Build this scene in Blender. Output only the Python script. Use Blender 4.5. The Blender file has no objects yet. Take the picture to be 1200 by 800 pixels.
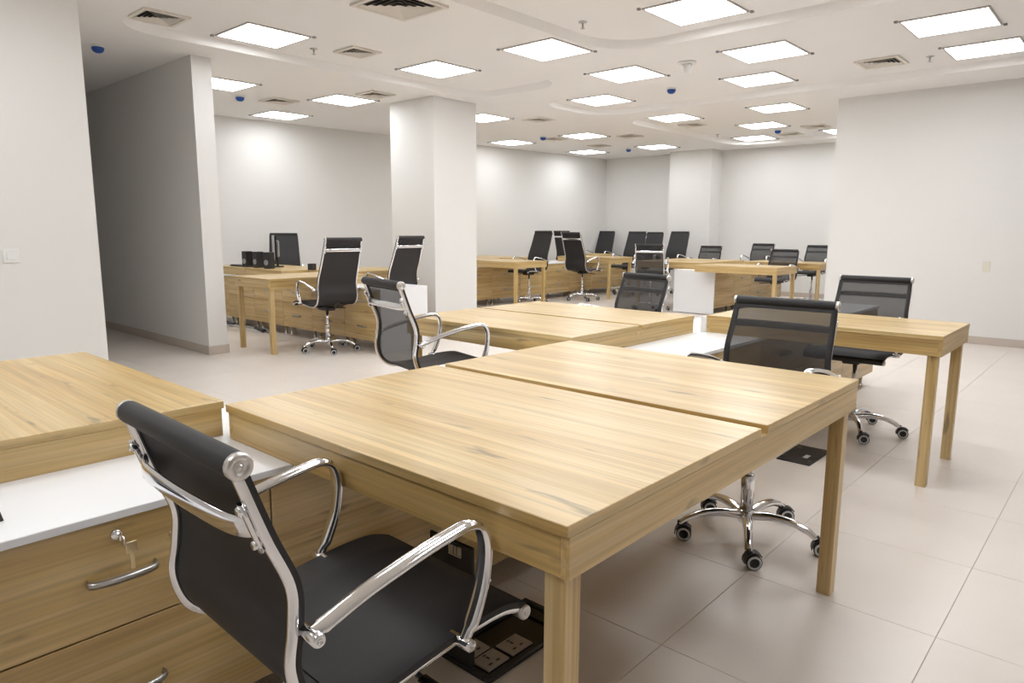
import bpy, bmesh, math, random
from mathutils import Vector, Matrix
random.seed(7)
PI = math.pi
SC = bpy.context.scene
COL = SC.collection

# ------------------------------------------------------------------ camera
F_PX, CAM_H = 817.4, 1.2306
PITCH, AZ, ROLL = 0.1582, 0.7329, 0.0047
c_, s_ = math.cos(PITCH), math.sin(PITCH)
FW = Vector((math.cos(AZ)*c_, math.sin(AZ)*c_, -s_))
R0 = Vector((math.sin(AZ), -math.cos(AZ), 0)); U0 = R0.cross(FW)
RT = R0*math.cos(ROLL) + U0*math.sin(ROLL); UP = U0*math.cos(ROLL) - R0*math.sin(ROLL)
cd = bpy.data.cameras.new('camera'); cam = bpy.data.objects.new('camera', cd); COL.objects.link(cam)
cd.sensor_width = 36; cd.lens = F_PX/1200*36; cd.clip_start = 0.02; cd.clip_end = 100
cam.matrix_world = Matrix(((RT.x, UP.x, -FW.x, 0), (RT.y, UP.y, -FW.y, 0), (RT.z, UP.z, -FW.z, CAM_H), (0, 0, 0, 1)))
SC.camera = cam
# ------------------------------------------------------------------ world, exposure
w = bpy.data.worlds.new('world'); SC.world = w; w.use_nodes = True
w.node_tree.nodes['Background'].inputs[0].default_value = (0.9, 0.95, 1, 1)
w.node_tree.nodes['Background'].inputs[1].default_value = 0.3
vs = SC.view_settings
vs.view_transform = 'Standard'; vs.look = 'None'; vs.gamma = 1; vs.use_curve_mapping = False
vs.exposure = 0.33
PANEL_W = 11.0
PANEL_COL = (0.94, 0.97, 1.0, 1)

# ------------------------------------------------------------------ materials
M = {}
def newmat(name):
    m = bpy.data.materials.new(name); m.use_nodes = True; M[name] = m
    return m, m.node_tree, m.node_tree.nodes['Principled BSDF']
def plain(name, col, rough=0.5, metal=0.0, spec=0.5, noise=0.0, nscale=8.0):
    m, t, b = newmat(name)
    b.inputs['Base Color'].default_value = (*col, 1); b.inputs['Roughness'].default_value = rough
    b.inputs['Metallic'].default_value = metal; b.inputs['Specular IOR Level'].default_value = spec
    if noise:
        tc = t.nodes.new('ShaderNodeTexCoord'); n = t.nodes.new('ShaderNodeTexNoise')
        n.inputs['Scale'].default_value = nscale; n.inputs['Detail'].default_value = 5
        r = t.nodes.new('ShaderNodeMix'); r.data_type = 'RGBA'
        r.inputs[6].default_value = (*[c*(1-noise) for c in col], 1)
        r.inputs[7].default_value = (*[min(1, c*(1+noise)) for c in col], 1)
        t.links.new(tc.outputs['Object'], n.inputs['Vector']); t.links.new(n.outputs['Fac'], r.inputs[0])
        t.links.new(r.outputs[2], b.inputs['Base Color'])
    return m
def wood(name, axis, c_dark, c_mid, c_light, rough=0.34):
    m, t, b = newmat(name); N = t.nodes.new; L = t.links.new
    tc = N('ShaderNodeTexCoord'); oi = N('ShaderNodeObjectInfo')
    off = N('ShaderNodeVectorMath'); off.operation = 'SCALE'; off.inputs[0].default_value = (7.3, 4.1, 9.7)
    L(oi.outputs['Random'], off.inputs['Scale'])
    add = N('ShaderNodeVectorMath'); add.operation = 'ADD'
    L(tc.outputs['Object'], add.inputs[0]); L(off.outputs[0], add.inputs[1])
    def noise(sl, sc, detail, dist):
        mp = N('ShaderNodeMapping'); sv = [sc, sc, sc]; sv['XYZ'.index(axis)] = sl
        mp.inputs['Scale'].default_value = sv; L(add.outputs[0], mp.inputs['Vector'])
        n = N('ShaderNodeTexNoise'); n.inputs['Scale'].default_value = 1; n.inputs['Detail'].default_value = detail
        n.inputs['Distortion'].default_value = dist; L(mp.outputs[0], n.inputs['Vector']); return n
    n1 = noise(0.8, 19, 5, 0.5)          # broad boards / cathedral bands
    n2 = noise(1.6, 105, 5, 0.25)          # fine streaks
    n3 = noise(5.0, 26, 2, 0.2)          # sparse dark knots and ticks
    r1 = N('ShaderNodeValToRGB'); e = r1.color_ramp.elements
    e[0].position = 0.28; e[0].color = (*c_dark, 1); e[1].position = 0.68; e[1].color = (*c_light, 1)
    x = e.new(0.47); x.color = (*c_mid, 1)
    L(n1.outputs['Fac'], r1.inputs[0])
    r2 = N('ShaderNodeMapRange'); r2.inputs[1].default_value = 0.3; r2.inputs[2].default_value = 0.7
    r2.inputs[3].default_value = 0.76; r2.inputs[4].default_value = 1.10; L(n2.outputs['Fac'], r2.inputs[0])
    r3 = N('ShaderNodeMapRange'); r3.inputs[1].default_value = 0.66; r3.inputs[2].default_value = 0.76
    r3.inputs[3].default_value = 1.0; r3.inputs[4].default_value = 0.50; L(n3.outputs['Fac'], r3.inputs[0])
    mu = N('ShaderNodeMath'); mu.operation = 'MULTIPLY'; L(r2.outputs[0], mu.inputs[0]); L(r3.outputs[0], mu.inputs[1])
    vm = N('ShaderNodeVectorMath'); vm.operation = 'SCALE'; L(r1.outputs[0], vm.inputs[0]); L(mu.outputs[0], vm.inputs['Scale'])
    L(vm.outputs[0], b.inputs['Base Color'])
    b.inputs['Roughness'].default_value = rough; b.inputs['Specular IOR Level'].default_value = 1.0
    bp = N('ShaderNodeBump'); bp.inputs['Strength'].default_value = 0.06; bp.inputs['Distance'].default_value = 0.002
    L(n2.outputs['Fac'], bp.inputs['Height']); L(bp.outputs[0], b.inputs['Normal'])
    return m
WD, WM, WL = (0.48, 0.295, 0.095), (0.60, 0.405, 0.152), (0.71, 0.525, 0.255)
for ax in 'XYZ':
    wood('wood' + ax, ax, WD, WM, WL)
plain('wall', (0.775, 0.76, 0.735), 0.85, noise=0.015, nscale=1.3)
plain('ceiling', (0.86, 0.84, 0.82), 0.9)
plain('base', (0.55, 0.475, 0.41), 0.45, noise=0.05, nscale=5)
plain('grout', (0.52, 0.46, 0.41), 0.8)
plain('white', (0.86, 0.86, 0.87), 0.3)
plain('whiteplastic', (0.80, 0.80, 0.78), 0.4)
plain('chrome', (0.82, 0.82, 0.84), 0.09, metal=1.0)
plain('satin', (0.70, 0.68, 0.66), 0.34, metal=1.0)
plain('nickel', (0.50, 0.49, 0.48), 0.32, metal=1.0)
plain('brass', (0.75, 0.62, 0.38), 0.3, metal=1.0)
plain('black', (0.018, 0.017, 0.018), 0.45)
plain('blackgloss', (0.012, 0.012, 0.013), 0.18)
plain('fabric', (0.022, 0.020, 0.021), 0.62, noise=0.25, nscale=260)
plain('ring', (0.62, 0.63, 0.64), 0.35)
plain('grey', (0.30, 0.30, 0.31), 0.4)
plain('blue', (0.012, 0.07, 0.33), 0.35)
plain('frame', (0.52, 0.48, 0.45), 0.5)
plain('ventwhite', (0.74, 0.69, 0.62), 0.5)
plain('ventdark', (0.02, 0.02, 0.018), 0.8)
plain('tag', (0.75, 0.70, 0.58), 0.5)
plain('plate', (0.50, 0.46, 0.43), 0.4)
plain('stain', (0.72, 0.68, 0.58), 0.7)
# floor tile: beige porcelain, soft sheen, faint clouding that differs per tile
m, t, b = newmat('tile')
tc = t.nodes.new('ShaderNodeTexCoord'); oi = t.nodes.new('ShaderNodeObjectInfo'); geo = t.nodes.new('ShaderNodeNewGeometry')
n = t.nodes.new('ShaderNodeTexNoise'); n.inputs['Scale'].default_value = 2.6; n.inputs['Detail'].default_value = 6; n.inputs['Roughness'].default_value = 0.6
t.links.new(geo.outputs['Position'], n.inputs['Vector'])
mx = t.nodes.new('ShaderNodeMix'); mx.data_type = 'RGBA'
mx.inputs[6].default_value = (0.71, 0.635, 0.57, 1); mx.inputs[7].default_value = (0.80, 0.73, 0.67, 1)
t.links.new(n.outputs['Fac'], mx.inputs[0]); t.links.new(mx.outputs[2], b.inputs['Base Color'])
b.inputs['Roughness'].default_value = 0.33
# see-through woven mesh of the chair backs
def meshmat(name, opac):
    m = bpy.data.materials.new(name); m.use_nodes = True; M[name] = m; t = m.node_tree
    out = t.nodes['Material Output']; b = t.nodes['Principled BSDF']
    b.inputs['Base Color'].default_value = (0.03, 0.028, 0.029, 1); b.inputs['Roughness'].default_value = 0.6
    tr = t.nodes.new('ShaderNodeBsdfTransparent'); ms = t.nodes.new('ShaderNodeMixShader')
    ms.inputs[0].default_value = opac
    t.links.new(tr.outputs[0], ms.inputs[1]); t.links.new(b.outputs[0], ms.inputs[2]); t.links.new(ms.outputs[0], out.inputs['Surface'])
    return m
meshmat('mesh', 0.60)
# LED diffuser
m = bpy.data.materials.new('led'); m.use_nodes = True; M['led'] = m; t = m.node_tree
em = t.nodes.new('ShaderNodeEmission'); em.inputs[0].default_value = PANEL_COL; em.inputs[1].default_value = PANEL_W
t.links.new(em.outputs[0], t.nodes['Material Output'].inputs['Surface'])

# ------------------------------------------------------------------ mesh helpers
class MB:
    def __init__(s): s.v = []; s.f = []; s.m = []; s.sm = []
    def add(s, vs_, fs, mi=0, smooth=False):
        o = len(s.v); s.v += [tuple(p) for p in vs_]
        for f in fs: s.f.append(tuple(i+o for i in f)); s.m.append(mi); s.sm.append(smooth)
        return s
    def box(s, x0, x1, y0, y1, z0, z1, mi=0, ch=0.0, endy=False):
        if x1 < x0: x0, x1 = x1, x0
        if y1 < y0: y0, y1 = y1, y0
        if ch <= 0:
            vs_ = [(x, y, z) for z in (z0, z1) for y in (y0, y1) for x in (x0, x1)]
            return s.add(vs_, [(0, 2, 3, 1), (4, 5, 7, 6), (0, 1, 5, 4), (2, 6, 7, 3), (0, 4, 6, 2), (1, 3, 7, 5)], mi)
        bm = bmesh.new(); bmesh.ops.create_cube(bm, size=1)
        for p in bm.verts:
            p.co = Vector(((x0+x1)/2+p.co.x*(x1-x0), (y0+y1)/2+p.co.y*(y1-y0), (z0+z1)/2+p.co.z*(z1-z0)))
        bmesh.ops.bevel(bm, geom=bm.edges[:], offset=ch, segments=1, affect='EDGES')
        bm.verts.index_update(); bm.normal_update()
        for f in bm.faces: f.material_index = 1 if (endy and abs(f.normal.y) > .9) else mi
        o = len(s.v); s.v += [p.co[:] for p in bm.verts]
        for f in bm.faces: s.f.append(tuple(p.index+o for p in f.verts)); s.m.append(f.material_index); s.sm.append(False)
        bm.free(); return s
    def tube(s, path, ra, rb=None, n=10, side=None, mi=0, caps=True):
        """sweep an ellipse (ra along 'side', rb across it) along a 3-D path; ra may be a list"""
        P = [Vector(p) for p in path]; k = len(P); o = len(s.v); vs_ = []
        sd = Vector(side) if side else None; prev = None
        for i, p in enumerate(P):
            tg = (P[min(i+1, k-1)] - P[max(i-1, 0)]).normalized()
            if sd is not None: a = (sd - tg*sd.dot(tg)).normalized()
            else:
                ref = prev if prev is not None else (Vector((0, 0, 1)) if abs(tg.z) < .9 else Vector((1, 0, 0)))
                a = (ref - tg*ref.dot(tg)).normalized()
            prev = a; bb = tg.cross(a)
            A = ra[i] if isinstance(ra, (list, tuple)) else ra
            B = A if rb is None else (rb[i] if isinstance(rb, (list, tuple)) else rb)
            for j in range(n):
                q = 2*PI*j/n; vs_.append(p + a*(A*math.cos(q)) + bb*(B*math.sin(q)))
        fs = [(i*n+j, i*n+(j+1) % n, (i+1)*n+(j+1) % n, (i+1)*n+j) for i in range(k-1) for j in range(n)]
        s.add(vs_, fs, mi, True)
        if caps:
            s.f.append(tuple(o+j for j in reversed(range(n)))); s.m.append(mi); s.sm.append(False)
            s.f.append(tuple(o+(k-1)*n+j for j in range(n))); s.m.append(mi); s.sm.append(False)
        return s
    def lathe(s, prof, n=16, org=(0, 0, 0), axis='Z', mi=0, smooth=True, caps=True):
        vs_ = []
        for r, h in prof:
            for j in range(n):
                q = 2*PI*j/n; a, b2 = r*math.cos(q), r*math.sin(q)
                p = {'Z': (a, b2, h), 'Y': (b2, h, a), 'X': (h, a, b2)}[axis]
                vs_.append((p[0]+org[0], p[1]+org[1], p[2]+org[2]))
        k = len(prof); o = len(s.v)
        s.add(vs_, [(i*n+j, i*n+(j+1) % n, (i+1)*n+(j+1) % n, (i+1)*n+j) for i in range(k-1) for j in range(n)], mi, smooth)
        for e, rev in ((0, True), (k-1, False)):
            if caps and prof[e][0] > 1e-5:
                lp = [o+e*n+j for j in range(n)]
                s.f.append(tuple(reversed(lp) if rev else lp)); s.m.append(mi); s.sm.append(False)
        return s
    def data(s, name, mats):
        me = bpy.data.meshes.new(name); me.from_pydata(s.v, [], s.f)
        for mt in (mats if isinstance(mats, (list, tuple)) else [mats]): me.materials.append(M[mt])
        me.polygons.foreach_set('material_index', s.m); me.polygons.foreach_set('use_smooth', s.sm); me.update()
        return me
    def build(s, name, mats, parent=None, loc=(0, 0, 0), rz=0.0):
        return place(s.data(name, mats), name, parent, loc, rz)
def place(me, name, parent=None, loc=(0, 0, 0), rz=0.0):
    o = bpy.data.objects.new(name, me); COL.objects.link(o); o.location = loc; o.rotation_euler = (0, 0, rz)
    if parent: o.parent = parent
    return o
def tag(o, label=None, cat=None, group=None, kind=None):
    if label: o['label'] = label
    if cat: o['category'] = cat
    if group: o['group'] = group
    if kind: o['kind'] = kind
    return o
def thing(name, label, cat, loc=(0, 0, 0), rz=0.0, group=None):
    o = bpy.data.objects.new(name, None); COL.objects.link(o); o.location = loc; o.rotation_euler = (0, 0, rz)
    o.empty_display_size = 0.1
    return tag(o, label, cat, group)
def struct(o): o['kind'] = 'structure'; return o
def copy_tree(o, parent=None):
    c = o.copy(); COL.objects.link(c); c.parent = parent
    for ch in o.children: copy_tree(ch, c)
    return c
def spline(pts, per=6):
    """Catmull-Rom through 2-D or 3-D points"""
    P = [Vector(p) for p in pts]; out = []
    for i in range(len(P)-1):
        a, b2, c, d = P[max(i-1, 0)], P[i], P[i+1], P[min(i+2, len(P)-1)]
        for k in range(per):
            t_ = k/per
            out.append(0.5*((2*b2) + (c-a)*t_ + (2*a-5*b2+4*c-d)*t_*t_ + (3*b2-a-3*c+d)*t_**3))
    return out + [P[-1]]

# ================================================================== SETTING
ZC, ZR = 2.82, 2.885                      # lower ceiling, recessed ceiling
def wallbox(name, x0, x1, y0, y1, z0=0.0, z1=ZR+0.05, mat='wall'):
    return struct(MB().box(x0, x1, y0, y1, z0, z1).build(name, mat))
wallbox('wall_left', -3.0, 1.73, 5.47, 5.67)
wallbox('wall_corridor', 1.53, 1.73, 5.67, 10.3)
wallbox('wall_corridor_end', 1.53, 3.23, 10.15, 10.35)
wallbox('wall_partition', 3.045, 3.235, 6.76, 10.15)
_w = [(3.235, 10.15), (13.75, 9.27), (13.75, 9.50), (3.235, 10.35)]
_v = [(x, y, z) for z in (0, ZR+.05) for x, y in _w]
struct(MB().add(_v, [(0, 3, 2, 1), (4, 5, 6, 7), (0, 1, 5, 4), (1, 2, 6, 5), (2, 3, 7, 6), (3, 0, 4, 7)]).build('wall_far', 'wall'))
wallbox('wall_back', 13.5, 13.75, 2.7, 9.29)
wallbox('wall_right', 9.2, 9.4, -4.0, 2.965)
wallbox('wall_right_return', 9.4, 13.5, 2.765, 2.965)
wallbox('wall_rear', -3.0, 9.4, -4.2, -4.0)
wallbox('wall_side', -3.2, -3.0, -4.2, 5.67)
wallbox('wall_column', 5.84, 6.57, 6.55, 7.38)
wallbox('wall_pier', 13.05, 13.5, 6.5, 7.42)
# skirting
BH, BT = 0.085, 0.012
def skirt(name, x0, x1, y0, y1): return struct(MB().box(x0, x1, y0, y1, 0.0, BH, ch=0.003).build(name, 'base'))
b_ = MB().box(3.045-BT, 3.045, 6.76-BT, 10.15, 0, BH, ch=.003).box(3.045, 3.235+BT, 6.76-BT, 6.76, 0, BH, ch=.003).box(3.235, 3.235+BT, 6.76, 10.13, 0, BH, ch=.003)
struct(b_.build('baseboard_partition', 'base'))
skirt('baseboard_right', 9.2-BT, 9.2, -4.0, 2.965)
_w = [(3.25, 10.15-BT), (13.5, 9.291-BT), (13.5, 9.291), (3.25, 10.149)]
_v = [(x, y, z) for z in (0, BH) for x, y in _w]
struct(MB().add(_v, [(0, 3, 2, 1), (4, 5, 6, 7), (0, 1, 5, 4), (1, 2, 6, 5), (2, 3, 7, 6), (3, 0, 4, 7)]).build('baseboard_far', 'base'))
skirt('baseboard_back', 13.5-BT, 13.5, 2.97, 6.5)
skirt('baseboard_left', -3.0, 1.73, 5.47-BT, 5.47)
skirt('baseboard_corridor_end', 1.75, 3.03, 10.15-BT, 10.15)
b_ = MB().box(5.84-BT, 6.57+BT, 6.55-BT, 6.55, 0, BH).box(5.84-BT, 5.84, 6.55, 7.38, 0, BH).box(6.57, 6.57+BT, 6.55, 7.38, 0, BH)
struct(b_.build('baseboard_column', 'base'))
# floor: grout bed with porcelain tiles
floor = struct(MB().box(-3.2, 13.75, -4.2, 10.35, -0.12, -0.0035).build('floor', 'grout'))
TS, TX, TY, JG = 0.605, 2.345, 0.35, 0.0013
td = MB().box(JG/2, TS-JG/2, JG/2, TS-JG/2, -0.004, 0.0, ch=0.0012).data('tile', 'tile')
def inframe(x, y):
    p = Vector((x, y, -CAM_H)); d = p.dot(FW)
    if d < 0.3: return False
    u = 600+F_PX*p.dot(RT)/d; v = 400-F_PX*p.dot(UP)/d
    return -60 < u < 1260 and v < 880
cells = []
for i in range(-9, 19):
    for j in range(-8, 17):
        x, y = TX+i*TS, TY+j*TS
        if x < -3.3 or x > 13.5 or y < -4.2 or y > 10.3: continue
        cx, cy = x+TS/2, y+TS/2
        hid = (cx > 9.4 and cy < 2.6) or (cx < 1.5 and cy > 5.7)
        cells.append((0 if inframe(cx, cy) and not hid else 1, math.hypot(cx, cy), x, y))
cells.sort()
rest = MB()
for k, (inv, dist, x, y) in enumerate(cells):
    if k < 290 and not inv: place(td, 'tile', floor, (x, y, 0))
    else: rest.box(x+JG/2, x+TS-JG/2, y+JG/2, y+TS-JG/2, -0.004, 0)
ro = rest.build('tile_field', 'tile', floor); ro['kind'] = 'stuff'
# ceiling: lower plasterboard level with rounded recesses cut through it, upper level above
def rrect(x0, x1, y0, y1, r, n=8):
    out = []
    for cx, cy, a0 in ((x1-r, y1-r, 0), (x0+r, y1-r, 90), (x0+r, y0+r, 180), (x1-r, y0+r, 270)):
        for k in range(n+1):
            a = math.radians(a0+90*k/n); out.append((cx+r*math.cos(a), cy+r*math.sin(a)))
    return out
REC = [(0.6, 5.62, -2.5, 3.82, 0.55), (2.2, 6.38, 4.95, 6.34, 0.40), (7.02, 8.46, -2.5, 5.98, 0.50), (8.95, 12.95, 3.25, 5.96, 0.50)]
cu = bpy.data.curves.new('ceiling_outline', 'CURVE'); cu.dimensions = '2D'; cu.fill_mode = 'BOTH'; cu.extrude = 0.0
cu.bevel_depth = 0.0
for lp in [[(-3.1, -4.1), (13.6, -4.1), (13.6, 10.3), (-3.1, 10.3)]] + [rrect(*r) for r in REC]:
    sp = cu.splines.new('POLY'); sp.points.add(len(lp)-1); sp.use_cyclic_u = True
    for p, q in zip(sp.points, lp): p.co = (q[0], q[1], 0, 1)
co = bpy.data.objects.new('tmp', cu); COL.objects.link(co)
dg = bpy.context.evaluated_depsgraph_get(); dg.update()
cm = bpy.data.meshes.new_from_object(co.evaluated_get(dg)); bpy.data.objects.remove(co)
cm.materials.clear(); cm.materials.append(M['ceiling'])
bm = bmesh.new(); bm.from_mesh(cm)
for v in bm.verts: v.co.z = ZC
for x0, x1, y0, y1, r in REC:                       # sloped plaster edge of each recess
    lo, hi = rrect(x0, x1, y0, y1, r), rrect(x0+.045, x1-.045, y0+.045, y1-.045, r-.045)
    k = len(lo)
    va = [bm.verts.new((*p, ZC)) for p in lo]; vb = [bm.verts.new((*p, ZR+.001)) for p in hi]
    for i in range(k):
        f = bm.faces.new((va[i], va[(i+1) % k], vb[(i+1) % k], vb[i])); f.smooth = True
bm.to_mesh(cm); bm.free()
ceil_lo = struct(place(cm, 'ceiling'))
struct(MB().box(-3.2, 13.75, -4.2, 10.35, ZR, ZR+0.1).build('ceiling_recess', 'ceiling'))

# ================================================================== CEILING FIXTURES
def light_panel(x, y, z, lab, s=0.555):
    t_ = thing('ceiling_light', lab, 'ceiling light', (x, y, z), 0, 'square LED ceiling panels')
    h = s/2; fr = 0.016
    f = MB()
    for a in ((-h-fr, h+fr, -h-fr, -h), (-h-fr, h+fr, h, h+fr), (-h-fr, -h, -h, h), (h, h+fr, -h, h)): f.box(*a, -0.012, 0, ch=0.003)
    place(LP.setdefault('f', f.data('frame', 'frame')), 'frame', t_)
    place(LP.setdefault('d', MB().box(-h, h, -h, h, -0.008, -0.001).data('diffuser', 'led')), 'diffuser', t_)
    for sx, sy in ((-1, 1), (1, -1)):
        c = place(LP.setdefault('c', MB().box(-.013, .013, -.013, .013, -0.016, 0, ch=.003).data('clip', 'grey')), 'clip', t_)
        c.location = (sx*(h+0.03), sy*(h+0.03), 0)
    return t_
LP = {}
S_ = (ZR-CAM_H)/(ZC-CAM_H)
near_l = 'bright square LED panel in the recess above the corridor opening and partition'
for x, y, z, lab in [
    (3.165*S_, 5.65*S_, ZR, 'bright square LED panel in the curved recess beside the partition wall end'),
    (4.95*S_, 5.47*S_, ZR, 'bright square LED panel in the curved recess in front of the white column'),
    (5.07, 4.16, ZC, 'square LED panel flush in the ceiling between the two curved recesses above the desks'),
    (4.89*S_, 2.62*S_, ZR, 'square LED panel in the rounded recess beside a pendent sprinkler'),
    (6.37, 4.16, ZC, 'square LED panel flush in the ceiling beside the white round ceiling sensor'),
    (6.41, 2.73, ZC, 'square LED panel flush in the ceiling on the far side of the white round sensor'),
    (6.46, 1.30, ZC, 'square LED panel flush in the ceiling over the single desk by the right wall'),
    (7.48*S_, 3.24*S_, ZR, 'square LED panel in the long recess on the sensor side of the air diffuser'),
    (7.39*S_, 5.19*S_, ZR, 'square LED panel at the rounded end of the long recess'),
    (7.55*S_, 1.23*S_, ZR, 'square LED panel in the long recess beside the sprinkler and diffuser by the right wall'),
    (3.84, 7.82, ZC, 'square LED panel partly hidden behind the partition wall end'),
    (5.31, 7.62, ZC, 'square LED panel beside the air diffuser left of the white column'),
    (5.41, 9.28, ZC, 'square LED panel nearest the long far wall behind the partition'),
    (9.18*S_, 5.18*S_, ZR, 'square LED panel in the far rounded recess near its left end'),
    (7.43, 7.27, ZC, 'square LED panel partly hidden behind the white column'),
    (9.32*S_, 3.76*S_, ZR, 'square LED panel in the far recess closest to the right wall corner'),
    (10.68*S_, 4.52*S_, ZR, 'square LED panel in the middle of the far recess beside a blue-capped detector'),
    (12.03*S_, 5.22*S_, ZR, 'square LED panel at the rounded far end of the far recess'),
    (9.80, 8.85, ZC, 'square LED panel along the far wall nearest the white column'),
    (9.91, 7.29, ZC, 'square LED panel over the middle back row of desks'),
    (11.95, 8.70, ZC, 'square LED panel near the far corner of the room along the far wall'),
    (12.08, 7.16, ZC, 'square LED panel in front of the pier on the back wall'),
    (12.05*S_, 3.75*S_, ZR, 'square LED panel half hidden by the edge of the right wall')]:
    light_panel(x, y, z, lab)
for x, y, z in [(5.07, 1.25, ZR), (3.4, 2.72, ZR), (3.4, 1.25, ZR), (3.4, -.25, ZR), (1.7, 2.72, ZR), (1.7, 1.25, ZR),
                (-.6, 4.0, ZC), (1.7, -.25, ZR), (-.6, 2.5, ZC), (-.6, .9, ZC), (1.05, 4.3, ZC)]:  # unseen panels carrying the grid on; some added to brighten left wall and aprons
    light_panel(x, y, z, 'unseen square LED panel added to the ceiling grid over the near part of the office')

def vent(x, y, z, s, lab):
    t_ = thing('air_diffuser', lab, 'air vent', (x, y, z), 0, 'square ceiling air diffusers')
    h = s/2
    f = MB()
    for a in ((-h, h, -h, -h+.03), (-h, h, h-.03, h), (-h, -h+.03, -h+.03, h-.03), (h-.03, h, -h+.03, h-.03)): f.box(*a, -0.018, 0)
    f.build('frame', 'ventwhite', t_)
    MB().box(-h+.02, h-.02, -h+.02, h-.02, -0.003, 0.0).build('throat', 'ventdark', t_)
    n_ = 5
    for k in range(n_):
        r1 = (h-.03)*(1-k/n_) - .006; r0 = r1-(h-.03)/n_*0.62
        r0 = max(r0, 0.0)
        za, zb = -0.018, -0.002
        v = []; fs = []
        for rr, zz in ((r1, za), (r0, zb), (max(r0-.003, 0), zb), (r1-.003, za+.003)):
            v += [(-rr, -rr, zz), (rr, -rr, zz), (rr, rr, zz), (-rr, rr, zz)]
        for a in range(4):
            for e in range(4): fs.append((a*4+e, a*4+(e+1) % 4, ((a+1) % 4)*4+(e+1) % 4, ((a+1) % 4)*4+e))
        MB().add(v, fs).build('louver', 'ventwhite', t_)
for x, y, z, s, lab in [
    (2.37*S_, 5.76*S_, ZR, .36, 'air diffuser at the rounded end of the curved recess over the corridor'),
    (3.40, 4.16, ZC, .50, 'large air diffuser flush in the ceiling over the space behind the desks'),
    (3.99*S_, 5.49*S_, ZR, .32, 'air diffuser between the two LED panels of the curved recess'),
    (7.48*S_, 2.05*S_, ZR, .40, 'air diffuser in the long recess by the right wall'),
    (4.80, 8.26, ZC, .36, 'air diffuser behind the partition beside the blue-capped detector'),
    (5.33, 7.0, ZC, .34, 'air diffuser left of the white column'),
    (8.05, 6.75, ZC, .34, 'air diffuser right of the white column'),
    (9.95*S_, 5.3*S_, ZR, .34, 'air diffuser in the far recess beside its left LED panel'),
    (11.3*S_, 3.95*S_, ZR, .36, 'air diffuser in the far recess by the edge of the right wall'),
    (11.9*S_, 4.55*S_, ZR, .34, 'air diffuser in the far recess behind the blue-capped detector'),
    (10.4, 6.7, ZC, .34, 'air diffuser over the middle back desks'),
    (9.9, 7.95, ZC, .34, 'air diffuser between two LED panels near the far wall'),
    (11.2, 7.9, ZC, .34, 'air diffuser over the far back corner desks')]:
    vent(x, y, z, s, lab)
def sprinkler(x, y, z, lab):
    t_ = thing('sprinkler', lab, 'sprinkler', (x, y, z), 0, 'pendent ceiling sprinklers')
    MB().lathe([(.0, .0), (.035, 0), (.033, -.006), (.012, -.010), (0, -.010)], 14).build('escutcheon', 'nickel', t_)
    MB().lathe([(.008, -.01), (.008, -.035), (.005, -.045), (.005, -.05)], 10).build('body', 'nickel', t_)
    MB().lathe([(.018, -.05), (.018, -.053)], 12).build('deflector', 'nickel', t_)
sprinkler(3.68*S_, 5.71*S_, ZR, 'pendent sprinkler beside the LED panel near the partition')
sprinkler(4.60*S_, 3.42*S_, ZR, 'pendent sprinkler in the rounded corner recess above the desks')
sprinkler(7.55*S_, 1.66*S_, ZR, 'pendent sprinkler between the diffuser and LED panel by the right wall')
sprinkler(11.2*S_, 5.5*S_, ZR, 'pendent sprinkler in the far recess')
def detector(x, y, z, lab):
    t_ = thing('smoke_detector', lab, 'smoke detector', (x, y, z), 0, 'blue-capped detectors')
    MB().lathe([(0, 0), (.055, 0), (.055, -.012), (.048, -.018), (0, -.018)], 16).build('base', 'whiteplastic', t_)
    MB().lathe([(.05, -.018), (.052, -.03), (.042, -.052), (.022, -.064), (0, -.066)], 16).build('dust_cap', 'blue', t_)
detector(2.36, 7.05, ZC, 'detector under a blue dust cap at the corridor opening')
detector(4.33, 8.35, ZC, 'detector under a blue dust cap behind the partition wall')
detector(7.30*S_, 4.17*S_, ZR, 'detector under a blue dust cap in the long recess beside the round sensor')
detector(9.55, 7.90, ZC, 'detector under a blue dust cap near the far wall beside the column')
detector(12.0, 7.75, ZC, 'detector under a blue dust cap near the far room corner')
detector(11.3*S_, 4.53*S_, ZR, 'detector under a blue dust cap in the far recess')
t_ = thing('ceiling_sensor', 'white round ceiling sensor with a stubby cylindrical body', 'sensor', (6.30, 3.44, ZC))
MB().lathe([(0, 0), (.085, 0), (.085, -.012), (.07, -.022), (0, -.022)], 20).build('base', 'whiteplastic', t_)
MB().lathe([(.05, -.02), (.036, -.045), (.034, -.10), (.028, -.108), (0, -.108)], 16).build('body', 'whiteplastic', t_)

# light switch on the left wall, pale patch on the right wall
t_ = thing('light_switch', 'white rocker light switch on the left wall', 'light switch', (1.208, 5.47, 1.05))
MB().box(-.045, .045, -.009, 0, -.045, .045, ch=.003).build('plate', 'whiteplastic', t_)
MB().box(-.024, .024, -.013, -.008, -.024, .024, ch=.002).build('rocker', 'whiteplastic', t_)
t_ = thing('blanking_plate', 'small cream blanking plate on the right wall', 'wall plate', (9.2, 1.28, .86))
MB().box(-.004, 0, -.035, .035, -.055, .055, ch=.0015).build('plate', 'stain', t_)

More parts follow.
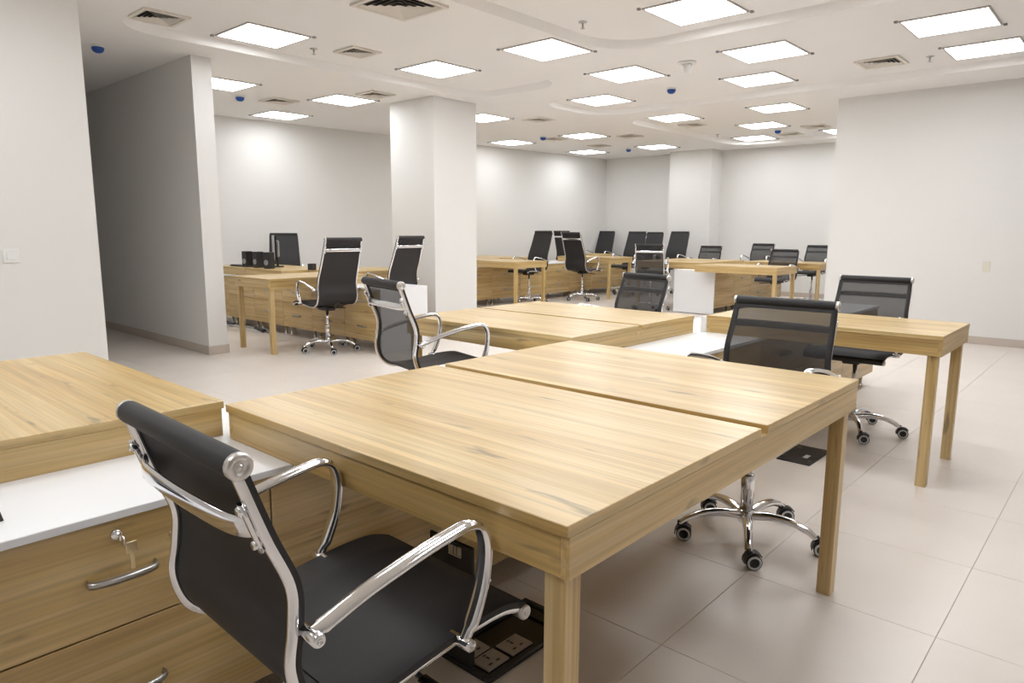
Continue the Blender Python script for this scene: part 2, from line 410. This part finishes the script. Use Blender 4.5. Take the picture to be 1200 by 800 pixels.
# ================================================================== DESKS
DH, SL, AZB = 0.75, 0.022, 0.65
def desk(label, loc, rz, widths, L, gap=0.038, seat_sides=(True, True), name='desk', group=None):
    """local frame: x across, y=0 the legged end, y=L the end carried by the cabinet"""
    t_ = thing(name, label, 'desk', (loc[0], loc[1], 0), rz, group)
    W = sum(widths) + gap*(len(widths)-1); x = 0
    ov, th = 0.007, 0.02
    for k, wd in enumerate(widths):
        MB().box(x, x+wd, 0, L, DH-SL, DH, ch=.0015, endy=True).build('table_top', ['woodY', 'woodX'], t_)
        if k: MB().box(x-gap-.02, x+.02, .022, L, DH-SL-.03, DH-SL-.006).build('centre_rail', 'woodY', t_)
        x += wd + gap
    MB().box(ov, ov+th, th, L-th, AZB, DH-SL, ch=.001).build('apron', 'woodY', t_)
    MB().box(W-ov-th, W-ov, th, L-th, AZB, DH-SL, ch=.001).build('apron', 'woodY', t_)
    MB().box(ov, W-ov, .001, th, AZB, DH-SL, ch=.001).build('apron', 'woodX', t_)
    MB().box(ov, W-ov, L-th, L-.001, AZB, DH-SL, ch=.001).build('apron', 'woodX', t_)
    lg = 0.046
    for lx in (ov+.012, W-ov-.012-lg):
        MB().box(lx, lx+lg, .018, .018+lg, 0.0, AZB+.0005, ch=.0015).build('leg', 'woodZ', t_)
    return t_
YS = 1.851
desk('double oak desk with a dark-gapped pair of tops, black armchair tucked at its side', (0.868, .656), 0, [.785, .75], 1.195)
desk('single oak desk with two free-standing legs beside the bare right wall', (3.742, .656), 0, [.653], 1.195)
desk('oak desk top behind the white-topped drawer cabinet, against the left wall side', (.885, 3.065), PI, [.78], 1.17)
desk('double oak desk behind the grey mesh armchair, in front of the white column', (3.68, 3.07), PI, [.57, .57], 1.175, gap=.03)
desk('single oak desk with two legs beside the partition wall and high-back chair', (3.45, 6.985), -PI/2, [.70], 1.15)
desk('oak desk in front of the white column, high-back chair at its side', (5.6, 6.77), PI/2, [.68], .97)
desk('wide oak desk carrying the monitor and small black speakers', (5.02, 7.47), PI/2, [.85, .85], .755)
desk('single oak desk half hidden behind the white column', (7.97, 7.1), 0, [.75], 1.2)
desk('single oak desk in the back row with a high-back chair drawn up on its left', (10.5, 7.1), 0, [.75], 1.2)
desk('double oak desk along the far wall behind the white column', (9.75, 9.5), PI, [.75, .75], 1.16)
desk('oak desk in the far corner between two high-back chairs', (12.42, 9.34), PI, [.50], 1.0)
desk('single oak desk beside the white-ended cabinet, near the right wall corner', (9.27, 3.61), 0, [.73], 1.2)
desk('oak desk half hidden behind the right wall corner', (10.95, 3.61), 0, [.75], 1.2)
desk('double oak desk behind the white-ended cabinet', (11.4, 6.17), PI, [.75, .75], 1.17)

# ================================================================== LOW CABINETS (the spines that carry the desks)
def handle(parent, x, z, yf=-.0):
    path = spline([(x-.066, yf, z), (x-.066, yf-.020, z), (x-.03, yf-.030, z+.0), (x+.03, yf-.030, z), (x+.066, yf-.020, z), (x+.066, yf, z)], 4)
    MB().tube(path, .0085, .003, 4, side=(0, .01, 1)).build('handle', 'nickel', parent)
def unit(label, loc, rz, W, depth=.64, drawers=True, lock=False, key=False, mats=('woodX', 'woodZ'), z0=.10, zt=.632, plain_front=False):
    """front faces local -y at y=0"""
    t_ = thing('drawer_cabinet', label, 'cabinet', (loc[0], loc[1], 0), rz, 'low oak cabinets under the desks')
    MB().box(.001, W-.001, .019, depth, z0, zt).build('body', 'woodX', t_)
    if plain_front:
        MB().box(.002, W-.002, 0, .018, z0, zt-.002, ch=.001).build('front_panel', 'woodX', t_)
    else:
        mid = .39
        for za, zb in ((mid+.002, zt-.003), (z0+.01, mid-.002)):
            d = MB().box(.002, W-.002, 0, .018, za, zb, ch=.001).build('drawer', 'woodX', t_)
            handle(d, W/2, (za+zb)/2-.001)
            if lock and zb > .5:
                lk = MB().lathe([(.0, -.0), (.0115, 0), (.0115, -.006), (.009, -.008), (0, -.008)], 16, (W/2-.005, 0, .597), 'Y').build('lock', 'chrome', d)
                if key:
                    kb = MB().box(W/2-.008, W/2-.002, -.030, -.006, .592, .602)
                    kb.lathe([(.013, -.0015), (.013, .0015)], 12, (W/2-.005, -.038, .594), 'X')
                    kb.build('key', 'chrome', d)
                    # second key hanging from the ring
                    k2 = MB().box(W/2+.0, W/2+.022, -.040, -.037, .562, .588, ch=.001).box(W/2+.007, W/2+.015, -.040, -.0375, .528, .564, ch=.0005)
                    k2.build('spare_key', 'brass', d)
    for fx in (.06, W-.06):
        for fy in (.07, depth-.07):
            MB().lathe([(.022, 0), (.022, .008), (.014, .014), (.014, z0)], 12, (fx, fy, 0)).build('foot', 'chrome', t_)
    return t_
def wtop(name, label, x0, x1, y0, y1, cat='worktop'):
    o = MB().box(x0, x1, y0, y1, .632, .65, ch=.0015).build(name, 'white'); return tag(o, label, cat)
# island one, running along x
YF = 1.541
xs = [-.58, .13, .823, 1.60, 2.40, 3.10, 3.80, 4.50, 5.30, 6.09]
labs = ['oak drawer cabinet at the very end of the near white worktop', 'oak drawer cabinet with a key hanging in its lock under the white worktop',
        'plain oak cabinet front under the near double desk behind the black seat', 'oak cabinet under the far half of the near double desk',
        'oak cabinet under the white worktop behind the mesh-back chair', 'oak cabinet under the white worktop beside the single desk',
        'oak cabinet carrying the single desk by the right wall', 'oak cabinet just beyond the single desk by the right wall', 'oak end cabinet of the near island']
for k in range(len(xs)-1):
    unit(labs[k], (xs[k], YF), 0, xs[k+1]-xs[k], depth=.645, lock=(k == 1), key=(k == 1), plain_front=(k in (2, 3)))
wtop('worktop', 'long glossy white worktop of the near desk island', -.6, 6.1, 1.53, 2.205)
for x0, x1, lab in ((.897, 2.43, 'white cable cover strip behind the near double desk'), (3.75, 4.385, 'white cable cover strip at the end of the single desk')):
    tag(MB().box(x0, x1, 1.853, 1.890, .65, .738, ch=.002).build('cable_cover', 'white'), lab, 'cable cover')
# island two, along y, front facing -x  (rz=-90: local x -> -y, local -y -> -x)
ys = [9.45, 8.79, 8.13, 7.46, 6.84, 6.22, 5.60]
lab2 = ['oak drawer cabinet against the far wall behind the partition', 'oak drawer cabinet above the tangle of cables', 'oak drawer cabinet behind the two desk legs beside the partition',
        'oak drawer cabinet right of the partition desk, behind the high-back chair', 'oak drawer cabinet behind the high-back chair base', 'oak drawer cabinet with the white end panel before the column']
for k in range(len(ys)-1):
    unit(lab2[k], (4.26, ys[k]), -PI/2, ys[k]-ys[k+1], depth=.59, lock=True)
wtop('worktop', 'white worktop of the desk island beside the partition', 4.25, 4.86, 5.60, 9.47)
tag(MB().box(4.25, 4.86, 5.58, 5.599, .0, .65, ch=.001).build('end_panel', 'white'), 'white end panel of the cabinet island in front of the white column', 'panel')
# island three, along x, behind the column
xs = [6.95, 7.65, 8.35, 9.05, 9.75, 10.45, 11.15, 11.85, 12.45]
lab3 = ['oak drawer cabinet hidden behind the white column', 'oak drawer cabinet behind the column-side desk leg', 'oak drawer cabinet under the column-side desk', 'oak drawer cabinet behind the turned high-back chair',
        'oak drawer cabinet between two back-row desks', 'oak drawer cabinet under the middle back-row desk', 'oak drawer cabinet right of the middle back-row desk', 'oak drawer cabinet at the far end of the back row']
for k in range(len(xs)-1):
    unit(lab3[k], (xs[k], 7.96), 0, xs[k+1]-xs[k], depth=.64, lock=True)
wtop('worktop', 'white worktop of the back row along the far wall', 6.95, 12.46, 7.95, 8.61)
# island four, along x, white end
xs = [9.63, 10.27, 10.92, 11.56, 12.2]
lab4 = ['oak cabinet joined to the white end panel', 'oak cabinet behind the desk by the right wall corner', 'oak cabinet under the half-hidden desk', 'oak cabinet at the far end of the white-ended island']
for k in range(len(xs)-1):
    unit(lab4[k], (xs[k], 4.66), 0, xs[k+1]-xs[k], depth=.64, plain_front=(k == 0))
wtop('worktop', 'white worktop of the cabinet island by the right wall corner', 9.62, 12.2, 4.65, 5.31)
tag(MB().box(9.60, 9.619, 4.65, 5.31, .012, .65, ch=.001).build('end_panel', 'white'), 'tall white end panel of the island near the right wall corner', 'panel')

# ================================================================== CHAIRS
MID = [(-.313, .886), (-.272, .765), (-.236, .672), (-.237, .60), (-.246, .53), (-.222, .455), (-.170, .416), (-.09, .405), (.03, .418), (.15, .432), (.24, .432), (.298, .414)]
HIGH = [(-.405, 1.125), (-.36, .995), (-.315, .865), (-.262, .735), (-.240, .655), (-.239, .60), (-.246, .53), (-.222, .455), (-.170, .416), (-.09, .405), (.03, .418), (.15, .432), (.24, .432), (.298, .414)]
def hw(z): return .240 - max(0, z-.5)*.045
CH = {}
KS = 0.915
def up_scale(me):
    for p in me.vertices: p.co = (p.co.x*KS, p.co.y*KS, p.co.z*KS + .1046)
    return me
def chair_mesh(kind, solid):
    """meshes of one chair kind; local +x is the way the chair faces"""
    key = (kind, solid)
    if key in CH: return CH[key]
    pr = spline(MID if kind == 'mid' else HIGH, 6)
    ztop = pr[0].y
    D = {}
    nb = next(i for i, p in enumerate(pr) if p.x > -.17 and p.y < .45)       # bend between back and seat
    def nrm(i):
        a = pr[max(i-1, 0)]; b2 = pr[min(i+1, len(pr)-1)]; d = (b2-a).normalized()
        return Vector((-d.y, d.x)) if True else None
    def sheet(i0, i1, split, th=.009):
        mb = MB(); ny = [-1, -.90, -.88, 0, .88, .90, 1] if split else [-1, -.5, 0, .5, 1]
        k = i1-i0+1; m_ = len(ny)
        for side in (1, -1):
            vs_ = []
            for i in range(i0, i1+1):
                n_ = nrm(i); wv = hw(pr[i].y)+.007
                for yy in ny:
                    p = pr[i] + n_*(side*th/2+.009)
                    sag = 0.0
                    vs_.append((p.x, yy*wv, p.y-sag))
            for a in range(k-1):
                for c in range(m_-1):
                    f = (a*m_+c, a*m_+c+1, (a+1)*m_+c+1, (a+1)*m_+c)
                    mid_ = split and 1 <= c <= m_-3 and (a+i0) > 1
                    mb.add([vs_[q] for q in f], [(0, 1, 2, 3) if side < 0 else (3, 2, 1, 0)], 1 if mid_ and not solid else 0, True)
        # edge strips
        for e in (-1, 1):
            vs_ = []
            for i in range(i0, i1+1):
                n_ = nrm(i); wv = (hw(pr[i].y)+.007)*e
                for s2 in (1, -1): p = pr[i]+n_*(s2*th/2+.009); vs_.append((p.x, wv, p.y))
            mb.add(vs_, [(a*2, a*2+1, a*2+3, a*2+2) for a in range(k-1)], 0)
        bm = bmesh.new(); me = mb.data('sheet', ['fabric', 'mesh']); bm.from_mesh(me)
        bmesh.ops.remove_doubles(bm, verts=bm.verts, dist=1e-5); bmesh.ops.recalc_face_normals(bm, faces=bm.faces)
        bm.to_mesh(me); bm.free(); return me
    D['backrest'] = sheet(0, nb, True)
    D['seat'] = sheet(nb, len(pr)-1, False, .014)
    # rolled top edge and seat front edge
    tx, tz = pr[0].x, pr[0].y; hwt = hw(tz)
    D['top_roll'] = MB().lathe([(.0205, -hwt), (.0215, -hwt+.004), (.0215, hwt-.004), (.0205, hwt)], 18, (tx+.004, 0, tz), 'Y').data('top_roll', 'fabric')
    fx, fz = pr[-1].x, pr[-1].y; hwf = hw(fz)
    D['front_roll'] = MB().lathe([(.0155, -hwf), (.0165, -hwf+.004), (.0165, hwf-.004), (.0155, hwf)], 16, (fx, 0, fz-.006), 'Y').data('front_roll', 'fabric')
    def cap(x, z, y, s2, r):
        h = [(r, 0), (r, s2*.010), (r*.88, s2*.013), (r*.55, s2*.0135), (r*.5, s2*.011), (r*.22, s2*.011), (r*.2, s2*.0135), (0, s2*.0135)]
        return MB().lathe([(a, y+b2) for a, b2 in h], 18, (x, 0, z), 'Y').data('end_cap', 'satin')
    D['caps_t'] = [cap(tx+.004, tz, s2*hwt, s2, .0215) for s2 in (-1, 1)]
    D['caps_f'] = [cap(fx, fz-.006, s2*hwf, s2, .0165) for s2 in (-1, 1)]
    # chrome side rails
    D['rails'] = []
    for s2 in (-1, 1):
        path = []
        for i in range(0, len(pr)):
            n_ = nrm(i); p = pr[i] - n_*(-.004) if False else pr[i] + n_*0.0
            path.append((p.x, s2*(hw(p.y)-.002), p.y))
        D['rails'].append(MB().tube(path, .0090, .0115, 12, side=(0, 1, 0)).data('side_rail', 'chrome'))
    # crossbar behind the back, with bolted lugs
    zc = ztop-.105
    ib = min(range(nb), key=lambda i: abs(pr[i].y-zc)); p = pr[ib]; hb = hw(p.y)
    bar = spline([(p.x-.004, -hb, p.y), (p.x-.020, -hb+.03, p.y-.004), (p.x-.030, -hb+.09, p.y-.004), (p.x-.034, 0, p.y-.004), (p.x-.030, hb-.09, p.y-.004), (p.x-.020, hb-.03, p.y-.004), (p.x-.004, hb, p.y)], 6)
    bmm = MB().tube(bar, .018, .0055, 12, side=(0, 0, 1))
    d = (pr[ib+2]-pr[ib-2]).normalized()
    for s2 in (-1, 1):
        for q in (-.032, .032):
            bmm.lathe([(0, -.024), (.007, -.024), (.008, -.021), (.008, -.012)], 10, (p.x+d.x*q, s2*(hb-.004), p.y+d.y*q), 'X')
        bmm.tube([(p.x-.016+d.x*q, s2*(hb-.002), p.y+d.y*q) for q in (-.045, -.02, .02, .045)], .008, .004, 8, side=(0, 1, 0))
    D['crossbar'] = bmm.data('crossbar', 'chrome')
    # armrests
    D['arms'] = []
    for s2 in (-1, 1):
        y = s2*.263
        pts = [(-.222, y, .596), (-.195, y, .604), (-.12, y, .628), (0, y, .655), (.085, y, .669), (.118, y, .671), (.145, y, .660), (.160, y, .632), (.163, y, .59), (.152, y, .53), (.128, y, .472), (.105, y, .435)]
        pa = spline(pts, 5)
        rr = [.0125 if i < 4 or i > len(pa)-5 else .0185 for i in range(len(pa))]
        a = MB().tube(pa, rr, .0105, 12, side=(0, 1, 0))
        a.lathe([(0, s2*.232), (.0125, s2*.232), (.0125, s2*.284), (.010, s2*.287), (.005, s2*.287), (.005, s2*.284), (0, s2*.284)], 14, (-.222, 0, .592), 'Y')
        a.lathe([(0, s2*.228), (.0125, s2*.228), (.0125, s2*.284), (.010, s2*.287), (.005, s2*.287), (.005, s2*.284), (0, s2*.284)], 14, (.105, 0, .432), 'Y')
        D['arms'].append(a.data('armrest', 'chrome'))
    # mechanism
    me = MB().box(-.085, .115, -.055, .055, .345, .388, ch=.008).box(-.10, -.06, -.15, .15, .380, .396, ch=.004).box(.09, .13, -.15, .15, .380, .405, ch=.004)
    if kind == 'high': me.tube(spline([(-.06, 0, .365), (-.14, 0, .372), (-.20, 0, .40), (-.225, 0, .445)], 4), .028, .006, 8, side=(0, 1, 0))
    for s2 in (-1, 1):
        me.tube([(-.08, s2*.13, .39), (-.08, s2*.236, .412)], .009, .005, 8, side=(1, 0, 0))
        me.tube([(.11, s2*.13, .395), (.11, s2*.236, .425)], .009, .005, 8, side=(1, 0, 0))
    D['mech'] = me.data('seat_mechanism', 'black')
    D['lever'] = MB().tube([(.04, -.05, .362), (.045, -.14, .36), (.05, -.20, .352)], .006, None, 8).tube([(.05, -.20, .352), (.054, -.255, .348)], .013, .006, 8, side=(1, 0, 0)).data('lever', 'black')
    D['piston'] = MB().lathe([(.014, .20), (.014, .425)], 14).data('piston', 'chrome')
    D['column'] = MB().lathe([(.026, .12), (.026, .265), (.022, .272), (.0, .272)], 18).data('gas_column', 'chrome')
    D['hub'] = MB().lathe([(0, .072), (.030, .072), (.034, .08), (.034, .118), (.030, .124), (0, .124)], 18).data('base_hub', 'chrome')
    pa = spline([(.022, 0, .100), (.10, 0, .112), (.175, 0, .108), (.235, 0, .088), (.270, 0, .064)], 5)
    k = len(pa)
    D['leg'] = MB().tube(pa, [.022-.008*i/(k-1) for i in range(k)], [.019-.007*i/(k-1) for i in range(k)], 10, side=(0, 1, 0)).data('base_leg', 'chrome')
    # castor: twin wheels with pale rims under a hood, trailing outward
    R = .030
    ca = MB()
    for s2 in (-1, 1):
        ca.lathe([(.0, s2*.003), (R-.002, s2*.003), (R, s2*.006), (R, s2*.019), (R-.003, s2*.022), (.021, s2*.022), (.020, s2*.020), (0, s2*.020)], 18, (.018, 0, R), 'Y', 0)
        ca.lathe([(.0262, s2*.0205), (.0262, s2*.0232), (.0185, s2*.0232), (.0185, s2*.0205)], 18, (.018, 0, R), 'Y', 1, caps=False)
    vs_ = []; n_ = 9
    for j in range(n_):
        q = math.radians(-8+150*j/(n_-1))
        for rr in (R+.003, R+.007):
            for y in (-.018, .018): vs_.append((.018-rr*math.cos(q), y, R+rr*math.sin(q)))
    fs = []
    for j in range(n_-1):
        a = j*4; fs += [(a+2, a+3, a+7, a+6), (a, a+4, a+5, a+1), (a, a+2, a+6, a+4), (a+1, a+5, a+7, a+3)]
    fs += [(0, 1, 3, 2), (n_*4-4, n_*4-2, n_*4-1, n_*4-3)]
    ca.add(vs_, fs, 0)
    ca.lathe([(.009, .052), (.009, .078)], 10, (.0, 0, 0), 'Z', 0)
    D['castor'] = ca.data('castor', ['black', 'ring'])
    for q in ('backrest', 'seat', 'top_roll', 'front_roll', 'crossbar', 'mech', 'lever'): up_scale(D[q])
    for q in ('caps_t', 'caps_f', 'rails', 'arms'):
        for me_ in D[q]: up_scale(me_)
    CH[key] = D
    return D
def chair(label, x, y, deg, kind='mid', lift=0.0, solid=None, spin=20.0, group=None, cast=None):
    D = chair_mesh(kind, kind == 'high' if solid is None else solid)
    t_ = thing('office_chair', label, 'office chair', (x, y, 0), math.radians(deg), group or ('mid-back mesh chairs' if kind == 'mid' else 'high-back chairs'))
    up = (0, 0, lift)
    b_ = place(D['backrest'], 'backrest', t_, up)
    place(D['top_roll'], 'top_roll', b_)
    for c in D['caps_t']: place(c, 'end_cap', b_)
    s = place(D['seat'], 'seat', t_, up)
    place(D['front_roll'], 'front_roll', s)
    for c in D['caps_f']: place(c, 'end_cap', s)
    for q in D['rails']: place(q, 'side_rail', t_, up)
    place(D['crossbar'], 'crossbar', t_, up)
    for q in D['arms']: place(q, 'armrest', t_, up)
    mch = place(D['mech'], 'seat_mechanism', t_, up); place(D['lever'], 'lever', mch)
    place(D['piston'], 'piston', t_, up)
    place(D['column'], 'gas_column', t_); place(D['hub'], 'base_hub', t_)
    for k in range(5):
        a = math.radians(spin-deg+72*k)
        lg = place(D['leg'], 'base_leg', t_, (0, 0, 0), a)
        wa = (spin+72*k+random.uniform(-50, 50)) if cast is None else cast+random.uniform(-14, 14)
        place(D['castor'], 'castor', lg, (.270, 0, 0), math.radians(wa-spin-72*k))
    return t_, s, b_
_, seat1, _ = chair('black armchair tucked into the near double desk, beside the drawer with the key', .710, 1.076, -1.3, 'mid', 0, solid=True)
chair('see-through mesh chair behind the near double desk, its chrome base in the open', 2.625, 1.085, 181, 'mid', .022, spin=62, cast=-52)
chair('see-through mesh chair behind the single desk by the right wall', 4.56, 1.255, 180, 'mid', .018, spin=-80, cast=-60)
chair('grey mesh armchair seen from behind at the double desk before the column', 2.285, 2.56, -14, 'mid', .07)
chair('mesh chair on the far side of the double desk before the column', 3.92, 2.60, 167, 'mid', .005)
chair('high-back black chair at the desk beside the partition, chrome base in full view', 3.98, 6.11, 86, 'high', 0, spin=28, cast=-30)
chair('high-back black chair in front of the white column beside the white end panel', 5.15, 6.56, 92, 'high', .01)
chair('high-back black chair behind the monitor and speakers', 5.33, 9.22, 240, 'high', .02)
chair('high-back black chair turned sideways beside the column-side desk', 8.93, 7.66, 178, 'high', .07)
chair('high-back black chair mostly hidden behind two others near the far wall', 11.67, 8.87, 6, 'high', .07)
chair('high-back black chair seen from behind, drawn up to the middle back-row desk', 10.08, 7.40, 2, 'high', .05)
chair('high-back black chair alone in the far room corner', 12.82, 8.98, 184, 'high', .07)
chair('left one of two overlapping high-back chairs near the back wall pier', 11.64, 7.47, 182, 'high', .065)
chair('right one of two overlapping high-back chairs near the back wall pier', 12.24, 7.42, 185, 'high', .055)
chair('high-back black chair standing right before the back wall pier', 12.10, 6.80, 180, 'high', .07)
chair('mesh chair seen from behind at the end of the white-ended cabinet', 9.48, 5.65, 24, 'mid', .10)
chair('mesh chair behind the double desk of the white-ended island', 11.83, 5.96, 180, 'mid', .03)
chair('mesh chair farthest back against the bare back wall', 12.75, 5.36, 180, 'mid', .07)
chair('mesh chair between the two desks by the right wall corner', 10.44, 4.07, 180, 'mid', .03)
chair('mesh chair half cut off by the edge of the right wall', 12.05, 4.10, 180, 'mid', .07)

# ================================================================== SMALL THINGS
# open floor box with sockets under the near double desk
t_ = thing('floor_box', 'open black floor socket box beside the near desk leg', 'floor box', (1.25, 1.205, 0))
fb = MB()
for a in ((0, .40, 0, .022), (0, .40, .193, .215), (0, .022, .022, .193), (.378, .40, .022, .193)): fb.box(*a, 0.0, .016, ch=.003)
fb.build('rim', 'black', t_)
MB().box(.022, .378, .022, .193, .001, .004).build('tray', 'blackgloss', t_)
MB().box(.33, .378, .022, .193, .004, .010).build('cable_ramp', 'blackgloss', t_)
ld = MB().box(.002, .012, .062, .240, .017, .378, ch=.004).build('lid', 'black', t_)
lt = MB()
for a in ((.105, .120), (.126, .131), (.137, .155)): lt.box(-.003, .003, a[0], a[1], .343, .366, ch=.001)
lt.box(-.003, .003, .105, .155, .336, .342, ch=.001).build('latch', 'satin', ld)
for sx, sy in ((.036, .034), (.138, .034), (.036, .112)):
    p = MB().box(sx, sx+.088, sy, sy+.070, .004, .011, ch=.002).build('socket_plate', 'plate', t_)
    h = MB()
    for qx, qy, wx, wy in ((.026, .018, .013, .006), (.056, .018, .013, .006), (.041, .044, .006, .014), (.041, .058, .012, .004)):
        h.box(sx+qx-wx/2, sx+qx+wx/2, sy+qy-wy/2, sy+qy+wy/2, .0112, .0120)
    h.build('socket_holes', 'black', p)
# closed floor box between desks
t_ = thing('floor_box', 'closed black floor box lid between the near double desk and the single desk', 'floor box', (3.70, 1.20, 0))
MB().box(0, .33, 0, .18, 0, .008, ch=.002).build('lid', 'black', t_)
MB().box(.10, .16, .05, .075, .0082, .0090).build('sticker', 'ring', t_)
for a in ((.04, .07, .145, .178), (.26, .29, .145, .178), (.04, .07, .003, .03), (.26, .29, .003, .03)):
    MB().box(*a, .0080, .0088).build('cable_flap', 'blackgloss', t_)
# black box on the white worktop at the left
t_ = thing('plastic_box', 'black plastic box with sloping top on the near white worktop', 'box', (.197, 1.70, .65), .25)
MB().add([(-.09, -.08, 0), (.09, -.08, 0), (.09, .08, 0), (-.09, .08, 0), (-.085, -.075, .03), (.085, -.075, .03), (.085, .075, .06), (-.085, .075, .06)],
         [(0, 3, 2, 1), (4, 5, 6, 7), (0, 1, 5, 4), (1, 2, 6, 5), (2, 3, 7, 6), (3, 0, 4, 7)]).build('body', 'black', t_)
MB().box(-.07, .07, -.082, -.078, .006, .024, ch=.001).build('front_trim', 'blackgloss', t_)
# monitor seen nearly edge-on, speakers, cup, keyboard on the wide desk
t_ = thing('monitor', 'black flat monitor seen from its side on the wide desk', 'monitor', (4.66, 8.30, .75), math.radians(244))
MB().box(-.26, .26, -.012, .012, .09, .40, ch=.004).build('screen', 'blackgloss', t_)
MB().box(-.17, .17, .012, .05, .13, .34, ch=.012).build('back_shell', 'grey', t_)
MB().box(-.03, .03, .02, .045, .01, .16, ch=.004).build('stand', 'black', t_)
MB().box(-.11, .11, -.07, .10, 0, .012, ch=.004).build('foot', 'black', t_)
for x, y, r, lab in ((4.40, 8.52, .2, 'black upright speaker left of the monitor'), (4.40, 7.98, .3, 'black upright speaker right of the monitor'), (4.42, 8.28, .1, 'black upright speaker close behind the monitor')):
    t_ = thing('speaker', lab, 'speaker', (x, y, .75), r - PI/2, 'desktop speakers')
    MB().box(-.045, .045, -.05, .05, 0, .20, ch=.004).build('cabinet', 'black', t_)
    MB().lathe([(.034, -.0505), (.034, -.053), (.028, -.051), (0, -.049)], 14, (0, 0, .075), 'Y').build('cone', 'grey', t_)
t_ = thing('keyboard', 'black keyboard lying at the end of the wide desk', 'keyboard', (4.42, 8.68, .75), PI/2)
MB().box(-.22, .22, -.07, .07, 0, .018, ch=.004).build('case', 'black', t_)
MB().box(-.21, .21, -.06, .06, .018, .024, ch=.002).build('keys', 'blackgloss', t_)
t_ = thing('pen_cup', 'small square black pen cup on the wide desk', 'pen cup', (4.62, 7.38, .75), .3)
cp = MB()
for a in ((-.035, .035, -.035, -.031), (-.035, .035, .031, .035), (-.035, -.031, -.031, .031), (.031, .035, -.031, .031)): cp.box(*a, 0, .075)
cp.box(-.031, .031, -.031, .031, 0, .004).build('body', 'black', t_)
t_ = thing('laptop', 'closed black laptop on the desk in front of the white column', 'laptop', (4.72, 6.95, .75), .2)
MB().box(-.12, .12, -.17, .17, 0, .011, ch=.003).build('base', 'black', t_)
MB().box(-.12, .12, -.17, .17, .0115, .019, ch=.003).build('lid', 'blackgloss', t_)
# cables and power strip on the floor beneath island two
def cable(label, pts, r, mat):
    tag(MB().tube(spline(pts, 8), r, None, 6).build('cable', mat), label, 'cable', 'cables under the partition island')
for k in range(5):
    pts = [(4.24+random.uniform(-.12, .12), 9.2-.30*j+random.uniform(-.12, .12), .006+.004*k) for j in range(6)]
    cable('black power cable tangled on the floor under the cabinets' if k % 2 else 'pale grey data cable tangled on the floor under the cabinets', pts, .006, 'black' if k % 2 else 'ring')
for y in (8.75, 7.95):
    t_ = thing('power_strip', 'black power strip among the floor cables' if y > 8.5 else 'black power strip near the partition desk legs', 'power strip', (4.22, y, 0), PI/2-.2)
    MB().box(-.16, .16, -.025, .025, 0, .035, ch=.004).build('body', 'black', t_)
    for k in range(4): MB().lathe([(.015, .0352), (.015, .0365), (.012, .0358), (0, .0358)], 12, (-.11+.07*k, 0, 0)).build('socket', 'grey', t_)
